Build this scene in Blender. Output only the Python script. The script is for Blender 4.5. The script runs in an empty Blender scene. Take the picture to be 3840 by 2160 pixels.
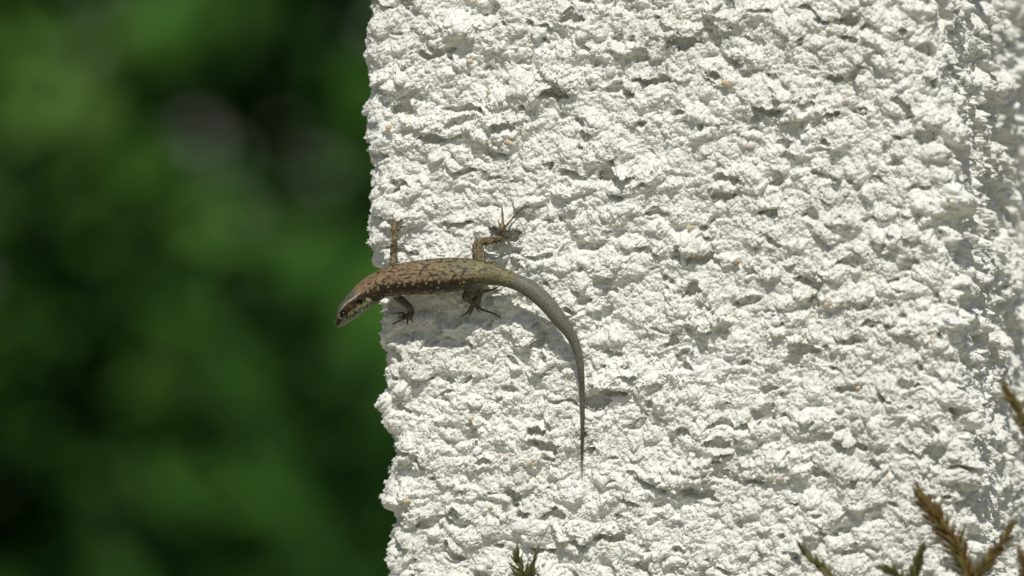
import bpy, bmesh, math, random
import numpy as np
from mathutils import Vector, Matrix

scene = bpy.context.scene
COL = scene.collection
R = math.radians
rng = np.random.default_rng(7)
random.seed(7)

# ------------------------------------------------------------------ camera
Z0 = 0.56            # height of the picture centre above the ground (m)
DIST = 2.5           # camera to lizard
FW = 0.36            # width of the view at the lizard
ROLL = R(2.7)
cam_d = bpy.data.cameras.new('camera')
cam = bpy.data.objects.new('camera', cam_d)
COL.objects.link(cam)
cr, sr = math.cos(ROLL), math.sin(ROLL)
cam.matrix_world = Matrix(((cr, sr, 0, 0), (0, 0, -1, -DIST), (-sr, cr, 0, Z0), (0, 0, 0, 1)))
cam_d.sensor_width = 36
cam_d.lens = 36 * DIST / FW
cam_d.clip_start = 0.05
cam_d.clip_end = 2000
cam_d.dof.use_dof = True
cam_d.dof.focus_distance = DIST - 0.008
cam_d.dof.aperture_fstop = 5.6
scene.camera = cam

# ------------------------------------------------------------------ light
SUN_EL, SUN_AZ = R(53), R(3)       # azimuth to the right of the camera axis
sun_dir = Vector((math.sin(SUN_AZ) * math.cos(SUN_EL), -math.cos(SUN_AZ) * math.cos(SUN_EL), math.sin(SUN_EL)))
world = bpy.data.worlds.new('World')
scene.world = world
world.use_nodes = True
wn = world.node_tree.nodes
bg = wn['Background']
sky = wn.new('ShaderNodeTexSky')
sky.sky_type = 'NISHITA'
sky.sun_disc = False
sky.sun_elevation = SUN_EL
sky.sun_rotation = math.atan2(sun_dir.x, sun_dir.y)
world.node_tree.links.new(sky.outputs[0], bg.inputs[0])
bg.inputs[1].default_value = 0.050
sun_d = bpy.data.lights.new('sun', 'SUN')
sun_d.energy = 3.5
sun_d.angle = R(0.53)
sun_d.color = (1.0, 0.968, 0.885)
sun = bpy.data.objects.new('sun', sun_d)
COL.objects.link(sun)
sun.rotation_euler = (-sun_dir).to_track_quat('-Z', 'Y').to_euler()
sun.location = (0, -3, 5)

vs = scene.view_settings
vs.view_transform = 'Standard'
vs.look = 'None'
vs.gamma = 1
vs.use_curve_mapping = False
vs.exposure = 0.0
scene.cycles.use_denoising = True
scene.cycles.max_bounces = 12
scene.cycles.diffuse_bounces = 7

# ------------------------------------------------------------------ helpers
def tag(o, label=None, cat=None, group=None, kind=None):
    if label: o['label'] = label
    if cat: o['category'] = cat
    if group: o['group'] = group
    if kind: o['kind'] = kind
    return o

def empty(name, loc):
    o = bpy.data.objects.new(name, None)
    COL.objects.link(o)
    o.location = loc
    o.empty_display_size = 0.02
    return o

def mesh_np(name, verts, faces, smooth=False):
    """verts (N,3); faces a list of (M,k) int arrays."""
    me = bpy.data.meshes.new(name)
    verts = np.asarray(verts, np.float32)
    me.vertices.add(len(verts))
    me.vertices.foreach_set('co', verts.ravel())
    if not isinstance(faces, list): faces = [faces]
    faces = [np.asarray(f, np.int32) for f in faces if len(f)]
    loops = np.concatenate([f.ravel() for f in faces])
    tot = np.concatenate([np.full(len(f), f.shape[1], np.int32) for f in faces])
    start = np.concatenate([[0], np.cumsum(tot)[:-1]]).astype(np.int32)
    me.loops.add(len(loops)); me.loops.foreach_set('vertex_index', loops)
    me.polygons.add(len(tot)); me.polygons.foreach_set('loop_start', start); me.polygons.foreach_set('loop_total', tot)
    me.polygons.foreach_set('use_smooth', np.full(len(tot), smooth, bool))
    me.update(calc_edges=True)
    return me

def link(name, me, mat=None, parent=None):
    o = bpy.data.objects.new(name, me)
    COL.objects.link(o)
    if mat: me.materials.append(mat)
    if parent is not None:
        o.parent = parent
        o.matrix_parent_inverse = Matrix.Translation(-Vector(parent.location))
    return o

def mat_new(name):
    m = bpy.data.materials.new(name)
    m.use_nodes = True
    nt = m.node_tree
    return m, nt, nt.nodes['Principled BSDF']

def node(nt, typ, **kw):
    n = nt.nodes.new(typ)
    for k, v in kw.items():
        if k.startswith('i_'): n.inputs[k[2:]].default_value = v
        else: setattr(n, k, v)
    return n

def ramp(nt, src, stops):
    r = nt.nodes.new('ShaderNodeValToRGB')
    el = r.color_ramp.elements
    while len(el) < len(stops): el.new(0.5)
    for e, (p, c) in zip(el, stops):
        e.position = p
        e.color = (*c, 1) if len(c) == 3 else c
    nt.links.new(src, r.inputs[0])
    return r

# ---- numpy noise
def _h(ix, iy, seed):
    h = (ix.astype(np.int64).astype(np.uint32) * np.uint32(374761393)) ^ (iy.astype(np.int64).astype(np.uint32) * np.uint32(668265263)) ^ np.uint32((seed * 2246822519 + 3266489917) & 0xffffffff)
    h = (h ^ (h >> np.uint32(13))) * np.uint32(1274126177)
    h = (h ^ (h >> np.uint32(16))) * np.uint32(2246822519)
    return h ^ (h >> np.uint32(15))

def h01(ix, iy, seed):
    return (_h(ix, iy, seed) & np.uint32(0xffffff)).astype(np.float32) / np.float32(16777216)

def perlin(x, y, seed):
    x = np.asarray(x, np.float32); y = np.asarray(y, np.float32)
    ix = np.floor(x); iy = np.floor(y)
    fx = x - ix; fy = y - iy
    ux = fx * fx * fx * (fx * (fx * 6 - 15) + 10); uy = fy * fy * fy * (fy * (fy * 6 - 15) + 10)
    def g(dx, dy):
        a = h01(ix + dx, iy + dy, seed) * np.float32(6.2831853)
        return np.cos(a) * (fx - dx) + np.sin(a) * (fy - dy)
    a = g(0, 0); b = g(1, 0); c = g(0, 1); d = g(1, 1)
    return ((a + (b - a) * ux) * (1 - uy) + (c + (d - c) * ux) * uy) * np.float32(1.5)

def fbm(x, y, seed, o=3):
    s = 0; a = 1.0
    for k in range(o):
        s = s + a * perlin(x * 2 ** k + 17.3 * k, y * 2 ** k - 9.1 * k, seed + k); a *= 0.5
    return s

def grains(x, y, cell, seed, rmin=0.5, rmax=0.95, facet=0.0, fill=1.0):
    """max over random mounds (0..1); facet adds a random tilt so that they read as broken sand grains"""
    x = np.asarray(x, np.float32) / np.float32(cell); y = np.asarray(y, np.float32) / np.float32(cell)
    ix = np.floor(x); iy = np.floor(y)
    out = np.zeros_like(x)
    for dx in (-1, 0, 1):
        for dy in (-1, 0, 1):
            jx = ix + dx; jy = iy + dy
            ex = x - (jx + h01(jx, jy, seed)); ey = y - (jy + h01(jx, jy, seed + 1))
            k = h01(jx, jy, seed + 2)
            r = rmin + (rmax - rmin) * k
            ang = h01(jx, jy, seed + 4) * np.float32(6.2831853)
            ca, sa = np.cos(ang), np.sin(ang)
            p = ex * ca + ey * sa; q = (ey * ca - ex * sa) * 1.35
            hf = 0.45 + 0.55 * h01(jx, jy, seed + 3)
            if facet:
                d = np.maximum(np.abs(p) * 0.92 + 0.12 * np.abs(q), np.abs(q)) * 0.6 + 0.4 * np.sqrt(p * p + q * q)
                b = np.minimum(1.0, (1 - d / r) * 2.2) + facet * p / r
                b = np.where(d < r, b, 0) * hf
            else:
                b = hf * np.sqrt(np.maximum(0, 1 - (p * p + q * q) / (r * r)))
            if fill < 1: b = np.where(h01(jx, jy, seed + 5) < fill, b, 0)
            out = np.maximum(out, b)
    return out

def sstep(a, b, x):
    t = np.clip((x - a) / (b - a), 0, 1)
    return t * t * (3 - 2 * t)

# ---- where the front of the pillar stands; a picture point to a place on (or before) that front
TH = R(14)
EU = np.array([math.cos(TH), -math.sin(TH), 0.0])
NN = np.array([-math.sin(TH), -math.cos(TH), 0.0])
X0 = np.array([-0.025, 0.0, Z0])
CAMP = np.array([0.0, -DIST, Z0])

def P(px, py, off=0.0):
    dx = (px - 1920) / 3840 * FW; dy = (1080 - py) / 3840 * FW
    d = np.array([dx * cr + dy * sr, DIST, -dx * sr + dy * cr])
    t = (off + NN @ (X0 - CAMP)) / (NN @ d)
    return CAMP + d * t

def UZ(px, py):
    X = P(px, py) - X0
    return X @ EU, X[2] + Z0

# ================================================================== ground
m, nt, bs = mat_new('soil_and_grass')
tc = node(nt, 'ShaderNodeTexCoord')
n1 = node(nt, 'ShaderNodeTexNoise', i_Scale=3.0, i_Detail=8.0)
nt.links.new(tc.outputs['Object'], n1.inputs['Vector'])
r = ramp(nt, n1.outputs['Fac'], [(0.35, (0.05, 0.045, 0.022)), (0.55, (0.035, 0.06, 0.015)), (0.75, (0.05, 0.085, 0.02))])
nt.links.new(r.outputs[0], bs.inputs['Base Color'])
bs.inputs['Roughness'].default_value = 0.95
n2 = node(nt, 'ShaderNodeTexNoise', i_Scale=60.0, i_Detail=6.0)
nt.links.new(tc.outputs['Object'], n2.inputs['Vector'])
bp = node(nt, 'ShaderNodeBump', i_Strength=0.8, i_Distance=0.02)
nt.links.new(n2.outputs['Fac'], bp.inputs['Height']); nt.links.new(bp.outputs[0], bs.inputs['Normal'])
M_SOIL = m
gx = np.concatenate([-np.geomspace(600, 0.3, 40), [0], np.geomspace(0.3, 600, 40)])
GX, GY = np.meshgrid(gx, gx)
GZ = 0.03 * fbm(GX * 0.8, GY * 0.8, 3) * (np.abs(GX) + np.abs(GY) < 40)
nG = len(gx)
idx = np.arange(nG * nG).reshape(nG, nG)
fq = np.stack([idx[:-1, :-1], idx[:-1, 1:], idx[1:, 1:], idx[1:, :-1]], -1).reshape(-1, 4)
tag(link('ground', mesh_np('ground', np.stack([GX.ravel(), GY.ravel(), GZ.ravel()], 1), fq, True), M_SOIL), kind='structure')

m, nt, bs = mat_new('bounce_gravel')
tc = node(nt, 'ShaderNodeTexCoord')
vo = node(nt, 'ShaderNodeTexVoronoi', i_Scale=55.0); nt.links.new(tc.outputs['Object'], vo.inputs['Vector'])
sp_ = node(nt, 'ShaderNodeSeparateColor'); nt.links.new(vo.outputs['Color'], sp_.inputs[0])
r = ramp(nt, sp_.outputs[0], [(0.0, (0.30, 0.27, 0.19)), (0.5, (0.43, 0.40, 0.29)), (1.0, (0.50, 0.47, 0.37))])
nt.links.new(r.outputs[0], bs.inputs['Base Color']); bs.inputs['Roughness'].default_value = 0.9
bp = node(nt, 'ShaderNodeBump', i_Strength=0.9, i_Distance=0.01); bp.invert = True
nt.links.new(vo.outputs['Distance'], bp.inputs['Height']); nt.links.new(bp.outputs[0], bs.inputs['Normal'])
px_ = np.linspace(-3.5, 3.5, 60); py_ = np.linspace(-4.0, 1.6, 50)
GX, GY = np.meshgrid(px_, py_)
GY = GY + 0.12 * perlin(GX * 0.9, GY * 0 + 3.3, 4)
GZ = 0.03 * fbm(GX * 0.8, GY * 0.8, 3) + 0.02
idx = np.arange(GX.size).reshape(GX.shape)
fq = np.stack([idx[:-1, :-1], idx[:-1, 1:], idx[1:, 1:], idx[1:, :-1]], -1).reshape(-1, 4)
tag(link('path', mesh_np('path', np.stack([GX.ravel(), GY.ravel(), GZ.ravel()], 1), fq, True), m), kind='structure')  # unseen gravel sheet, added to bounce warm light into the shadows

# ================================================================== pillar
m, nt, bs = mat_new('white_roughcast')
tc = node(nt, 'ShaderNodeTexCoord')
big = node(nt, 'ShaderNodeTexNoise', i_Scale=35.0, i_Detail=5.0)
nt.links.new(tc.outputs['Object'], big.inputs['Vector'])
rb = ramp(nt, big.outputs['Fac'], [(0.3, (0.725, 0.72, 0.67)), (0.5, (0.785, 0.785, 0.74)), (0.7, (0.81, 0.81, 0.775))])
vor = node(nt, 'ShaderNodeTexVoronoi', i_Scale=850.0)
nt.links.new(tc.outputs['Object'], vor.inputs['Vector'])
sep = node(nt, 'ShaderNodeSeparateColor')
nt.links.new(vor.outputs['Color'], sep.inputs[0])
rg = ramp(nt, sep.outputs[0], [(0.0, (0.80, 0.81, 0.83)), (0.25, (0.93, 0.93, 0.93)), (0.6, (1, 1, 1)), (1.0, (1.04, 1.03, 1.0))])
mul = node(nt, 'ShaderNodeMix', data_type='RGBA', blend_type='MULTIPLY')
mul.inputs['Factor'].default_value = 1
nt.links.new(rb.outputs[0], mul.inputs['A']); nt.links.new(rg.outputs[0], mul.inputs['B'])
# scattered sand grains of other stone
gt = node(nt, 'ShaderNodeMath', operation='GREATER_THAN'); gt.inputs[1].default_value = 0.993
nt.links.new(sep.outputs[1], gt.inputs[0])
rc = ramp(nt, sep.outputs[2], [(0.0, (0.66, 0.56, 0.40)), (0.3, (0.70, 0.62, 0.49)), (0.55, (0.66, 0.60, 0.56)), (0.8, (0.45, 0.47, 0.48)), (1.0, (0.84, 0.85, 0.86))])
mx = node(nt, 'ShaderNodeMix', data_type='RGBA')
nt.links.new(gt.outputs[0], mx.inputs['Factor']); nt.links.new(mul.outputs['Result'], mx.inputs['A']); nt.links.new(rc.outputs[0], mx.inputs['B'])
nt.links.new(mx.outputs['Result'], bs.inputs['Base Color'])
bs.inputs['Roughness'].default_value = 0.82
bs.inputs['Specular IOR Level'].default_value = 0.35
nf = node(nt, 'ShaderNodeTexNoise', i_Scale=2200.0, i_Detail=3.0)
nt.links.new(tc.outputs['Object'], nf.inputs['Vector'])
bp = node(nt, 'ShaderNodeBump', i_Strength=0.5, i_Distance=0.0003)
nt.links.new(nf.outputs['Fac'], bp.inputs['Height']); nt.links.new(bp.outputs[0], bs.inputs['Normal'])
M_PLASTER = m

EDGE = [(-200, 1352), (0, 1358), (60, 1372), (150, 1360), (225, 1352), (300, 1362), (400, 1366), (500, 1372), (620, 1382), (700, 1380), (800, 1376), (880, 1370), (920, 1378), (960, 1396), (1010, 1406), (1060, 1412), (1150, 1406), (1200, 1418), (1260, 1432), (1300, 1430), (1400, 1424), (1500, 1420), (1540, 1424), (1620, 1446), (1700, 1460), (1760, 1450), (1850, 1436), (1910, 1442), (1960, 1466), (2040, 1452), (2160, 1450), (2360, 1462)]
eu = np.array([UZ(x, y) for y, x in EDGE])
o_ = np.argsort(eu[:, 1])
edge_z, edge_u = eu[o_, 1], eu[o_, 0]
uL = float(np.mean(edge_u)) + 0.0012
uR = UZ(3590, 1080)[0]
PDEP, PTOP = 0.23, 1.22
rFL, rFR, rB = 0.009, 0.008, 0.01

# profile walked: left side (back to front), front, right side, back
prof = []      # u, w(depth), nu, nw (outward; nw<0 faces the camera)
def seg(u0, w0, u1, w1, nu, nw, step):
    L = math.hypot(u1 - u0, w1 - w0); n = max(2, int(L / step))
    for k in range(n):
        t = k / n
        prof.append((u0 + (u1 - u0) * t, w0 + (w1 - w0) * t, nu, nw))
def arc(cu, cw, rad, a0, a1, step):
    n = max(3, int(abs(a1 - a0) * rad / step))
    for k in range(n):
        a = a0 + (a1 - a0) * k / n
        prof.append((cu + rad * math.cos(a), cw + rad * math.sin(a), math.cos(a), math.sin(a)))
F = 0.00040
seg(uL, PDEP - rB, uL, 0.022, -1, 0, 0.004)
seg(uL, 0.022, uL, rFL, -1, 0, 0.0005)
arc(uL + rFL, rFL, rFL, math.pi, 1.5 * math.pi, F)
seg(uL + rFL, 0, uR - rFR, 0, 0, -1, F)
arc(uR - rFR, rFR, rFR, -0.5 * math.pi, 0, 0.00036)
seg(uR, rFR, uR, 0.115, 1, 0, 0.00042)
seg(uR, 0.115, uR, PDEP - rB, 1, 0, 0.002)
arc(uR - rB, PDEP - rB, rB, 0, 0.5 * math.pi, 0.004)
seg(uR - rB, PDEP, uL + rB, PDEP, 0, 1, 0.005)
arc(uL + rB, PDEP - rB, rB, 0.5 * math.pi, math.pi, 0.004)
prof = np.array(prof)
s_arc = np.concatenate([[0], np.cumsum(np.hypot(np.diff(prof[:, 0]), np.diff(prof[:, 1])))])
i_front = int(np.argmin(np.abs(prof[:, 0] - (uL + rFL)) + 10 * np.abs(prof[:, 1])))
s_of_u0 = s_arc[i_front] - prof[i_front, 0]       # on the front face s = u + s_of_u0
zs = list(np.arange(Z0 - 0.113, Z0 + 0.113, F))
st = F; z = zs[0]; low = []
while z > -0.03:
    st = min(st * 1.06, 0.0032); z -= st; low.append(z)
st = F; z = zs[-1]; high = []
while z < PTOP:
    st = min(st * 1.06, 0.0032); z += st; high.append(z)
zs = np.array(low[::-1] + zs + high)
S, ZZ = np.meshgrid(s_arc.astype(np.float32) * 1000, zs.astype(np.float32) * 1000)     # millimetres

def relief(S, Z):
    # slanted, sideways-stretched coordinates: the render was thrown on and dragged
    wx = 1.8 * perlin(S / 8, Z / 8, 51) + 0.35 * perlin(S / 2.6, Z / 2.6, 52)
    wy = 1.8 * perlin(S / 8, Z / 8, 53) + 0.35 * perlin(S / 2.6, Z / 2.6, 54)
    x = S + wx; y = Z + wy
    xs = (x * 0.97 - y * 0.24) / 1.35; ys = y * 0.97 + x * 0.20
    h = 0.9 * fbm(S / 45, Z / 38, 11, 2)
    m1 = 0.35 + 1.1 * sstep(-0.35, 0.4, fbm(S / 26, Z / 19, 15, 2)); m2 = 0.4 + 0.95 * sstep(-0.4, 0.4, fbm(S / 17, Z / 13, 16, 2))
    lump = m1 * (1.6 * grains(xs, ys, 13.0, 21, 0.4, 0.9) + 1.9 * grains(xs * 0.9, ys, 8.2, 25, 0.32, 0.85)) + m2 * 1.9 * grains(xs * 1.1, ys, 5.6, 31, 0.32, 0.8)
    pitn = fbm(xs / 7.5, ys / 6.0, 41, 2)
    pit = 0.7 * sstep(0.42, 0.68, pitn)
    # hollows and clods seen in the place: (px, py, half width, half height, depth mm)
    PITS = [(2147, 67, 40, 22, 2.4), (2080, 352, 52, 26, 3.2), (1525, 410, 42, 24, 3), (1632, 522, 60, 18, 2.2), (1722, 462, 55, 16, 2.2), (1618, 205, 55, 14, 2.4), (1740, 415, 80, 14, 2.2), (1870, 470, 40, 22, 2),
            (2326, 656, 60, 20, 2.4), (2444, 305, 70, 18, 2.4), (3175, 72, 45, 22, 3), (3480, 190, 42, 28, 3.4), (3580, 52, 40, 30, 3), (2601, 1096, 40, 26, 3), (2251, 1185, 38, 28, 2.6), (2728, 22, 40, 16, 2),
            (2952, 589, 34, 20, 2), (3041, 805, 40, 20, 2), (3473, 514, 40, 26, 2.8), (2230, 1500, 45, 22, 3.2), (2010, 1617, 34, 24, 2.6), (2057, 1670, 34, 20, 2.4), (2296, 1476, 60, 18, 2.6), (2616, 1850, 60, 18, 3),
            (2288, 2025, 55, 16, 3), (2087, 1938, 34, 26, 2.2), (1804, 1737, 34, 18, 2), (1605, 1975, 45, 26, 2.4), (2974, 1349, 32, 30, 2.6), (2877, 1461, 32, 22, 2.4), (3399, 1439, 40, 20, 2), (3265, 1744, 34, 16, 2),
            (3503, 1707, 42, 40, 3.2), (2860, 1555, 40, 34, 2.8), (3026, 1312, 44, 22, 2.4), (3180, 1464, 50, 14, 2.2), (2692, 1660, 50, 18, 2.4), (2624, 969, 60, 20, 2.2), (2269, 1178, 34, 24, 2.2), (2519, 1282, 30, 20, 2),
            (2460, 805, 52, 12, 1.8), (2700, 745, 52, 14, 2), (2300, 660, 52, 20, 2.2), (2560, 165, 62, 22, 2.4), (2670, 280, 26, 20, 2.2), (3120, 290, 40, 20, 2.4), (2880, 415, 55, 22, 2.6), (3130, 430, 26, 14, 2), (2850, 170, 24, 28, 2),
            (1580, 1148, 150, 34, 1.6), (1760, 1180, 130, 40, 1.8), (1560, 1240, 110, 34, 1.6), (1990, 1130, 80, 30, 1.6), (1880, 1010, 80, 36, 1.2), (1900, 940, 55, 26, 1.6), (1390, 1175, 50, 36, 1.4), (1720, 1290, 60, 20, 1.2)]
    LUMPS = [(2079, 305, 78, 55, 3.0), (1527, 320, 85, 75, 2.4), (1710, 480, 95, 45, 2.2), (1731, 95, 60, 50, 2.2), (2925, 1743, 112, 62, 2.6), (2582, 1780, 105, 60, 2.6), (2350, 1400, 135, 48, 2.2), (2914, 1220, 60, 48, 2), (3454, 1225, 80, 45, 2),
             (2663, 1190, 70, 40, 2.2), (2710, 57, 78, 50, 2.6), (2549, 105, 75, 38, 2.2), (2788, 174, 76, 45, 2.2), (2983, 325, 80, 45, 2.6), (3027, 420, 85, 50, 2.2), (2390, 640, 90, 40, 2), (2160, 1985, 85, 40, 2.2), (3215, 1120, 80, 40, 2),
             (1540, 1720, 55, 40, 2), (1790, 1740, 70, 30, 2.2), (2300, 1005, 70, 40, 2), (1970, 1240, 45, 40, 2.2), (2900, 1010, 70, 40, 1.6), (3330, 900, 60, 40, 1.8)]
    mm = FW / 3840 * 1000
    jagged = 0.55 * perlin(S / 2.3, Z / 2.0, 45) + 0.35 * perlin(S / 1.0, Z / 0.9, 46)
    pit = np.clip(pit * (1 + 1.2 * jagged), 0, 1)
    add = np.zeros_like(h)
    for lst, sg in ((PITS, -1), (LUMPS, 1)):
        for (px, py, a, b, d) in lst:
            u, z_ = UZ(px, py)
            s0 = (u + s_of_u0) * 1000; z1 = z_ * 1000; a = a * mm; b = b * mm
            sel = (np.abs(S - s0) < 2.0 * a + 4) & (np.abs(Z - z1) < 2.0 * b + 4)
            ex = (x[sel] - s0) / a; ey = (y[sel] - z1) / b
            q = np.clip(1 - (ex * ex + ey * ey) * 0.8 + jagged[sel], 0, 1) * (ex * ex + ey * ey < 2.2)
            if sg < 0:
                pit[sel] = np.maximum(pit[sel], sstep(0.0, 0.5, q) * d / 2.3)
            else:
                add[sel] = np.maximum(add[sel], d * np.sqrt(q))
    solid = 1 - np.clip(pit, 0, 1)
    h = h + lump * (0.35 + 0.65 * solid) + add - 3.2 * pit
    rough = 0.6 + 0.4 * solid
    low_h = h.copy()
    x3 = S + 0.5 * wx; y3 = Z + 0.5 * wy
    h = h + rough * (1.0 * grains(xs * 1.25, ys, 3.2, 61, 0.38, 0.8) + 0.38 * grains(x3, y3, 2.1, 66, 0.4, 0.8, 0.35)
                     + 0.46 * grains(x3, y3, 1.45, 71, 0.38, 0.8, 0.3) + 0.28 * grains(S, Z, 0.95, 81, 0.4, 0.8, 0.3)) + 0.06 * perlin(S / 0.7, Z / 0.7, 91)
    return h, low_h

H, HL = relief(S, ZZ)
front = (prof[:, 1] < 0.0001) & (prof[:, 0] > uL + 0.01) & (prof[:, 0] < uR - 0.016)
rows = (zs > Z0 - 0.11) & (zs < Z0 + 0.11)
H -= float(H[np.ix_(rows, front)].mean()); HL -= float(HL[np.ix_(rows, front)].mean())
H = H / 1000
U = np.repeat(prof[None, :, 0], len(zs), 0); W = np.repeat(prof[None, :, 1], len(zs), 0)
shift = (np.interp(zs, edge_z, edge_u) - uL)[:, None]
U = U + shift * (1 - sstep(uL + 0.006, uL + 0.045, U))
amp = 1 + 0.75 * sstep(uR - 0.006, uR - 0.0005, prof[:, 0])[None]      # relief exaggerated round the corner to deepen its shaded gaps
U = U + H * amp * prof[None, :, 2]; W = W + H * amp * prof[None, :, 3]
ZD = zs[:, None] - 0.42 * np.clip(HL / 1000, -0.0015, 0.006)
PX = X0[0] + U * EU[0] - W * NN[0]; PY = X0[1] + U * EU[1] - W * NN[1]
nr, nc = PX.shape
V = np.stack([PX, PY, np.broadcast_to(ZD, PX.shape)], -1).reshape(-1, 3)
idx = np.arange(nr * nc).reshape(nr, nc)
idn = np.roll(idx, -1, 1)
fq = np.stack([idx[:-1], idn[:-1], idn[1:], idx[1:]], -1).reshape(-1, 4)
ctr = V[idx[-1]].mean(0) + np.array([0, 0, 0.004])
V = np.concatenate([V, ctr[None]])
ft = np.stack([idx[-1], idn[-1], np.full(nc, nr * nc)], -1)
pillar = link('plastered_pillar', mesh_np('plastered_pillar', V, [fq, ft], False), M_PLASTER)
tag(pillar, 'white roughcast plastered pillar with lumpy sunlit surface, lizard clinging to its edge', 'pillar')

def wall(px, py, rad=3):
    """how far the plaster stands out (m) at a picture point, the highest of a small patch"""
    u, z_ = UZ(px, py)
    j = int(np.clip(np.searchsorted(s_arc, u + s_of_u0), 0, nc - 1)); i = int(np.clip(np.searchsorted(zs, z_), 0, nr - 1))
    return float(H[max(0, i - rad):i + rad + 1, max(0, j - rad):j + rad + 1].max())

# the crumbs of sand and lime that cover it: too many to count, one mesh
NCR = 62000
wj = np.where((prof[:, 1] < 0.105) & ((prof[:, 0] > uL - 0.001)) & (np.arange(nc) > 40))[0]
ds = np.gradient(s_arc)[wj]; cj = rng.choice(wj, NCR, p=ds / ds.sum())
ri = np.where((zs > Z0 - 0.125) & (zs < Z0 + 0.125))[0]
dzr = np.gradient(zs)[ri]; ci = rng.choice(ri, NCR, p=dzr / dzr.sum())
cx = perlin(S[0, cj] / 6, ZZ[ci, 0] / 6, 205) + 0.35 * (HL[ci, cj])
kp = (cx > rng.uniform(-0.9, 0.35, NCR)) & ((prof[cj, 0] < uR - 0.014) | (rng.random(NCR) < 0.25))
ci, cj = ci[kp], cj[kp]; NCR = len(ci)
cp = V[idx[ci, cj]]
nrm_u, nrm_w = prof[cj, 2], prof[cj, 3]
cn = nrm_u[:, None] * EU[None] - nrm_w[:, None] * NN[None]
cs = np.clip(0.00034 * np.exp(rng.normal(0, 0.38, NCR)), 0.0002, 0.0011)
cs = cs * np.where(prof[cj, 0] > uR - 0.014, 1.45, 1.0)
octv = np.array([(1, 0, 0), (-1, 0, 0), (0, 1, 0), (0, -1, 0), (0, 0, 1), (0, 0, -1)], float)
octf = np.array([(0, 2, 4), (2, 1, 4), (1, 3, 4), (3, 0, 4), (2, 0, 5), (1, 2, 5), (3, 1, 5), (0, 3, 5)])
Q = np.linalg.qr(rng.normal(size=(NCR, 3, 3)))[0]
ov = octv[None] * rng.uniform(0.6, 1.45, (NCR, 6, 1)) + rng.normal(0, 0.18, (NCR, 6, 3))
ov = np.einsum('nij,nkj->nki', Q, ov) * cs[:, None, None] + (cp + cn * cs[:, None] * 0.25)[:, None]
crumbs = link('crumbs', mesh_np('crumbs', ov.reshape(-1, 3), (octf[None] + (np.arange(NCR) * 6)[:, None, None]).reshape(-1, 3)), M_PLASTER, pillar)
crumbs['kind'] = 'stuff'

# single grains and chips that stand out of the plaster
def grain_mesh(name, seed, stretch=(1, 1, 1), sub=2):
    bm = bmesh.new()
    bmesh.ops.create_icosphere(bm, subdivisions=sub, radius=1)
    rr = random.Random(seed)
    for v in bm.verts:
        k = 1 + rr.uniform(-0.16, 0.16)
        v.co = Vector((v.co.x * stretch[0], v.co.y * stretch[1], v.co.z * stretch[2])) * k
    me = bpy.data.meshes.new(name); bm.to_mesh(me); bm.free()
    return me
def stone_mat(name, c, rough=0.6):
    m, nt, bs = mat_new(name)
    n = node(nt, 'ShaderNodeTexNoise', i_Scale=900.0, i_Detail=3.0)
    tc = node(nt, 'ShaderNodeTexCoord'); nt.links.new(tc.outputs['Object'], n.inputs['Vector'])
    r = ramp(nt, n.outputs['Fac'], [(0.3, tuple(v * 0.82 for v in c)), (0.7, tuple(min(1, v * 1.08) for v in c))])
    nt.links.new(r.outputs[0], bs.inputs['Base Color']); bs.inputs['Roughness'].default_value = rough
    return m
SM = {'ochre': stone_mat('ochre_stone', (0.64, 0.52, 0.33)), 'pink': stone_mat('pink_stone', (0.70, 0.60, 0.55)), 'white': stone_mat('white_stone', (0.86, 0.86, 0.84), 0.4), 'grey': stone_mat('grey_stone', (0.34, 0.38, 0.40)), 'rust': stone_mat('rust_stone', (0.38, 0.28, 0.19))}
GR = [('shell', 1790, 1690, 17), ('white', 1950, 1978, 24), ('white', 2910, 1202, 22), ('white', 2290, 266, 20), ('pink', 2326, 268, 9), ('ochre', 1760, 229, 11), ('ochre', 1457, 478, 12), ('ochre', 1907, 533, 13), ('ochre', 1764, 1571, 8),
      ('ochre', 1524, 1879, 10), ('ochre', 1841, 1903, 8), ('ochre', 1985, 1738, 11), ('rust', 1786, 1655, 7), ('pink', 1895, 1718, 10), ('pink', 1710, 1836, 11), ('pink', 2925, 1794, 13), ('pink', 3205, 1795, 10), ('pink', 2815, 547, 12),
      ('pink', 1715, 348, 9), ('ochre', 3099, 1142, 9), ('ochre', 3217, 1455, 9), ('rust', 2526, 1664, 7), ('grey', 1708, 461, 6), ('grey', 2595, 1320, 7), ('white', 2798, 1780, 15), ('pink', 3050, 1340, 8), ('rust', 2600, 960, 9),
      ('grey', 2578, 1702, 6), ('rust', 2762, 985, 13), ('ochre', 2590, 855, 11), ('white', 3140, 655, 18), ('pink', 3170, 380, 13), ('ochre', 2720, 310, 14), ('white', 3150, 1530, 16), ('ochre', 1830, 345, 8), ('grey', 1560, 385, 6)]
gm = {k: [grain_mesh('grain', i * 7 + j, st) for j, st in enumerate([(1.1, 0.8, 0.85), (1.3, 0.7, 0.75)])] for i, k in enumerate(SM)}
for k in gm:
    for me in gm[k]: me.materials.append(SM[k])
sh = grain_mesh('shell_chip', 99, (1.15, 0.22, 0.85)); sh.materials.append(SM['white'])
for i, (k, px, py, r_) in enumerate(GR):
    me = sh if k == 'shell' else gm[k][i % 2]
    o = bpy.data.objects.new('shell_chip' if k == 'shell' else 'grain', me)
    COL.objects.link(o); o.parent = pillar
    w_ = wall(px, py, 2)
    o.location = P(px, py, w_ + 0.0001)
    rs = r_ * FW / 3840
    o.scale = (rs,) * 3
    o.rotation_euler = (random.uniform(-0.3, 0.3), random.uniform(-0.6, 0.6), random.uniform(-0.5, 0.5) - TH)

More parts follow.
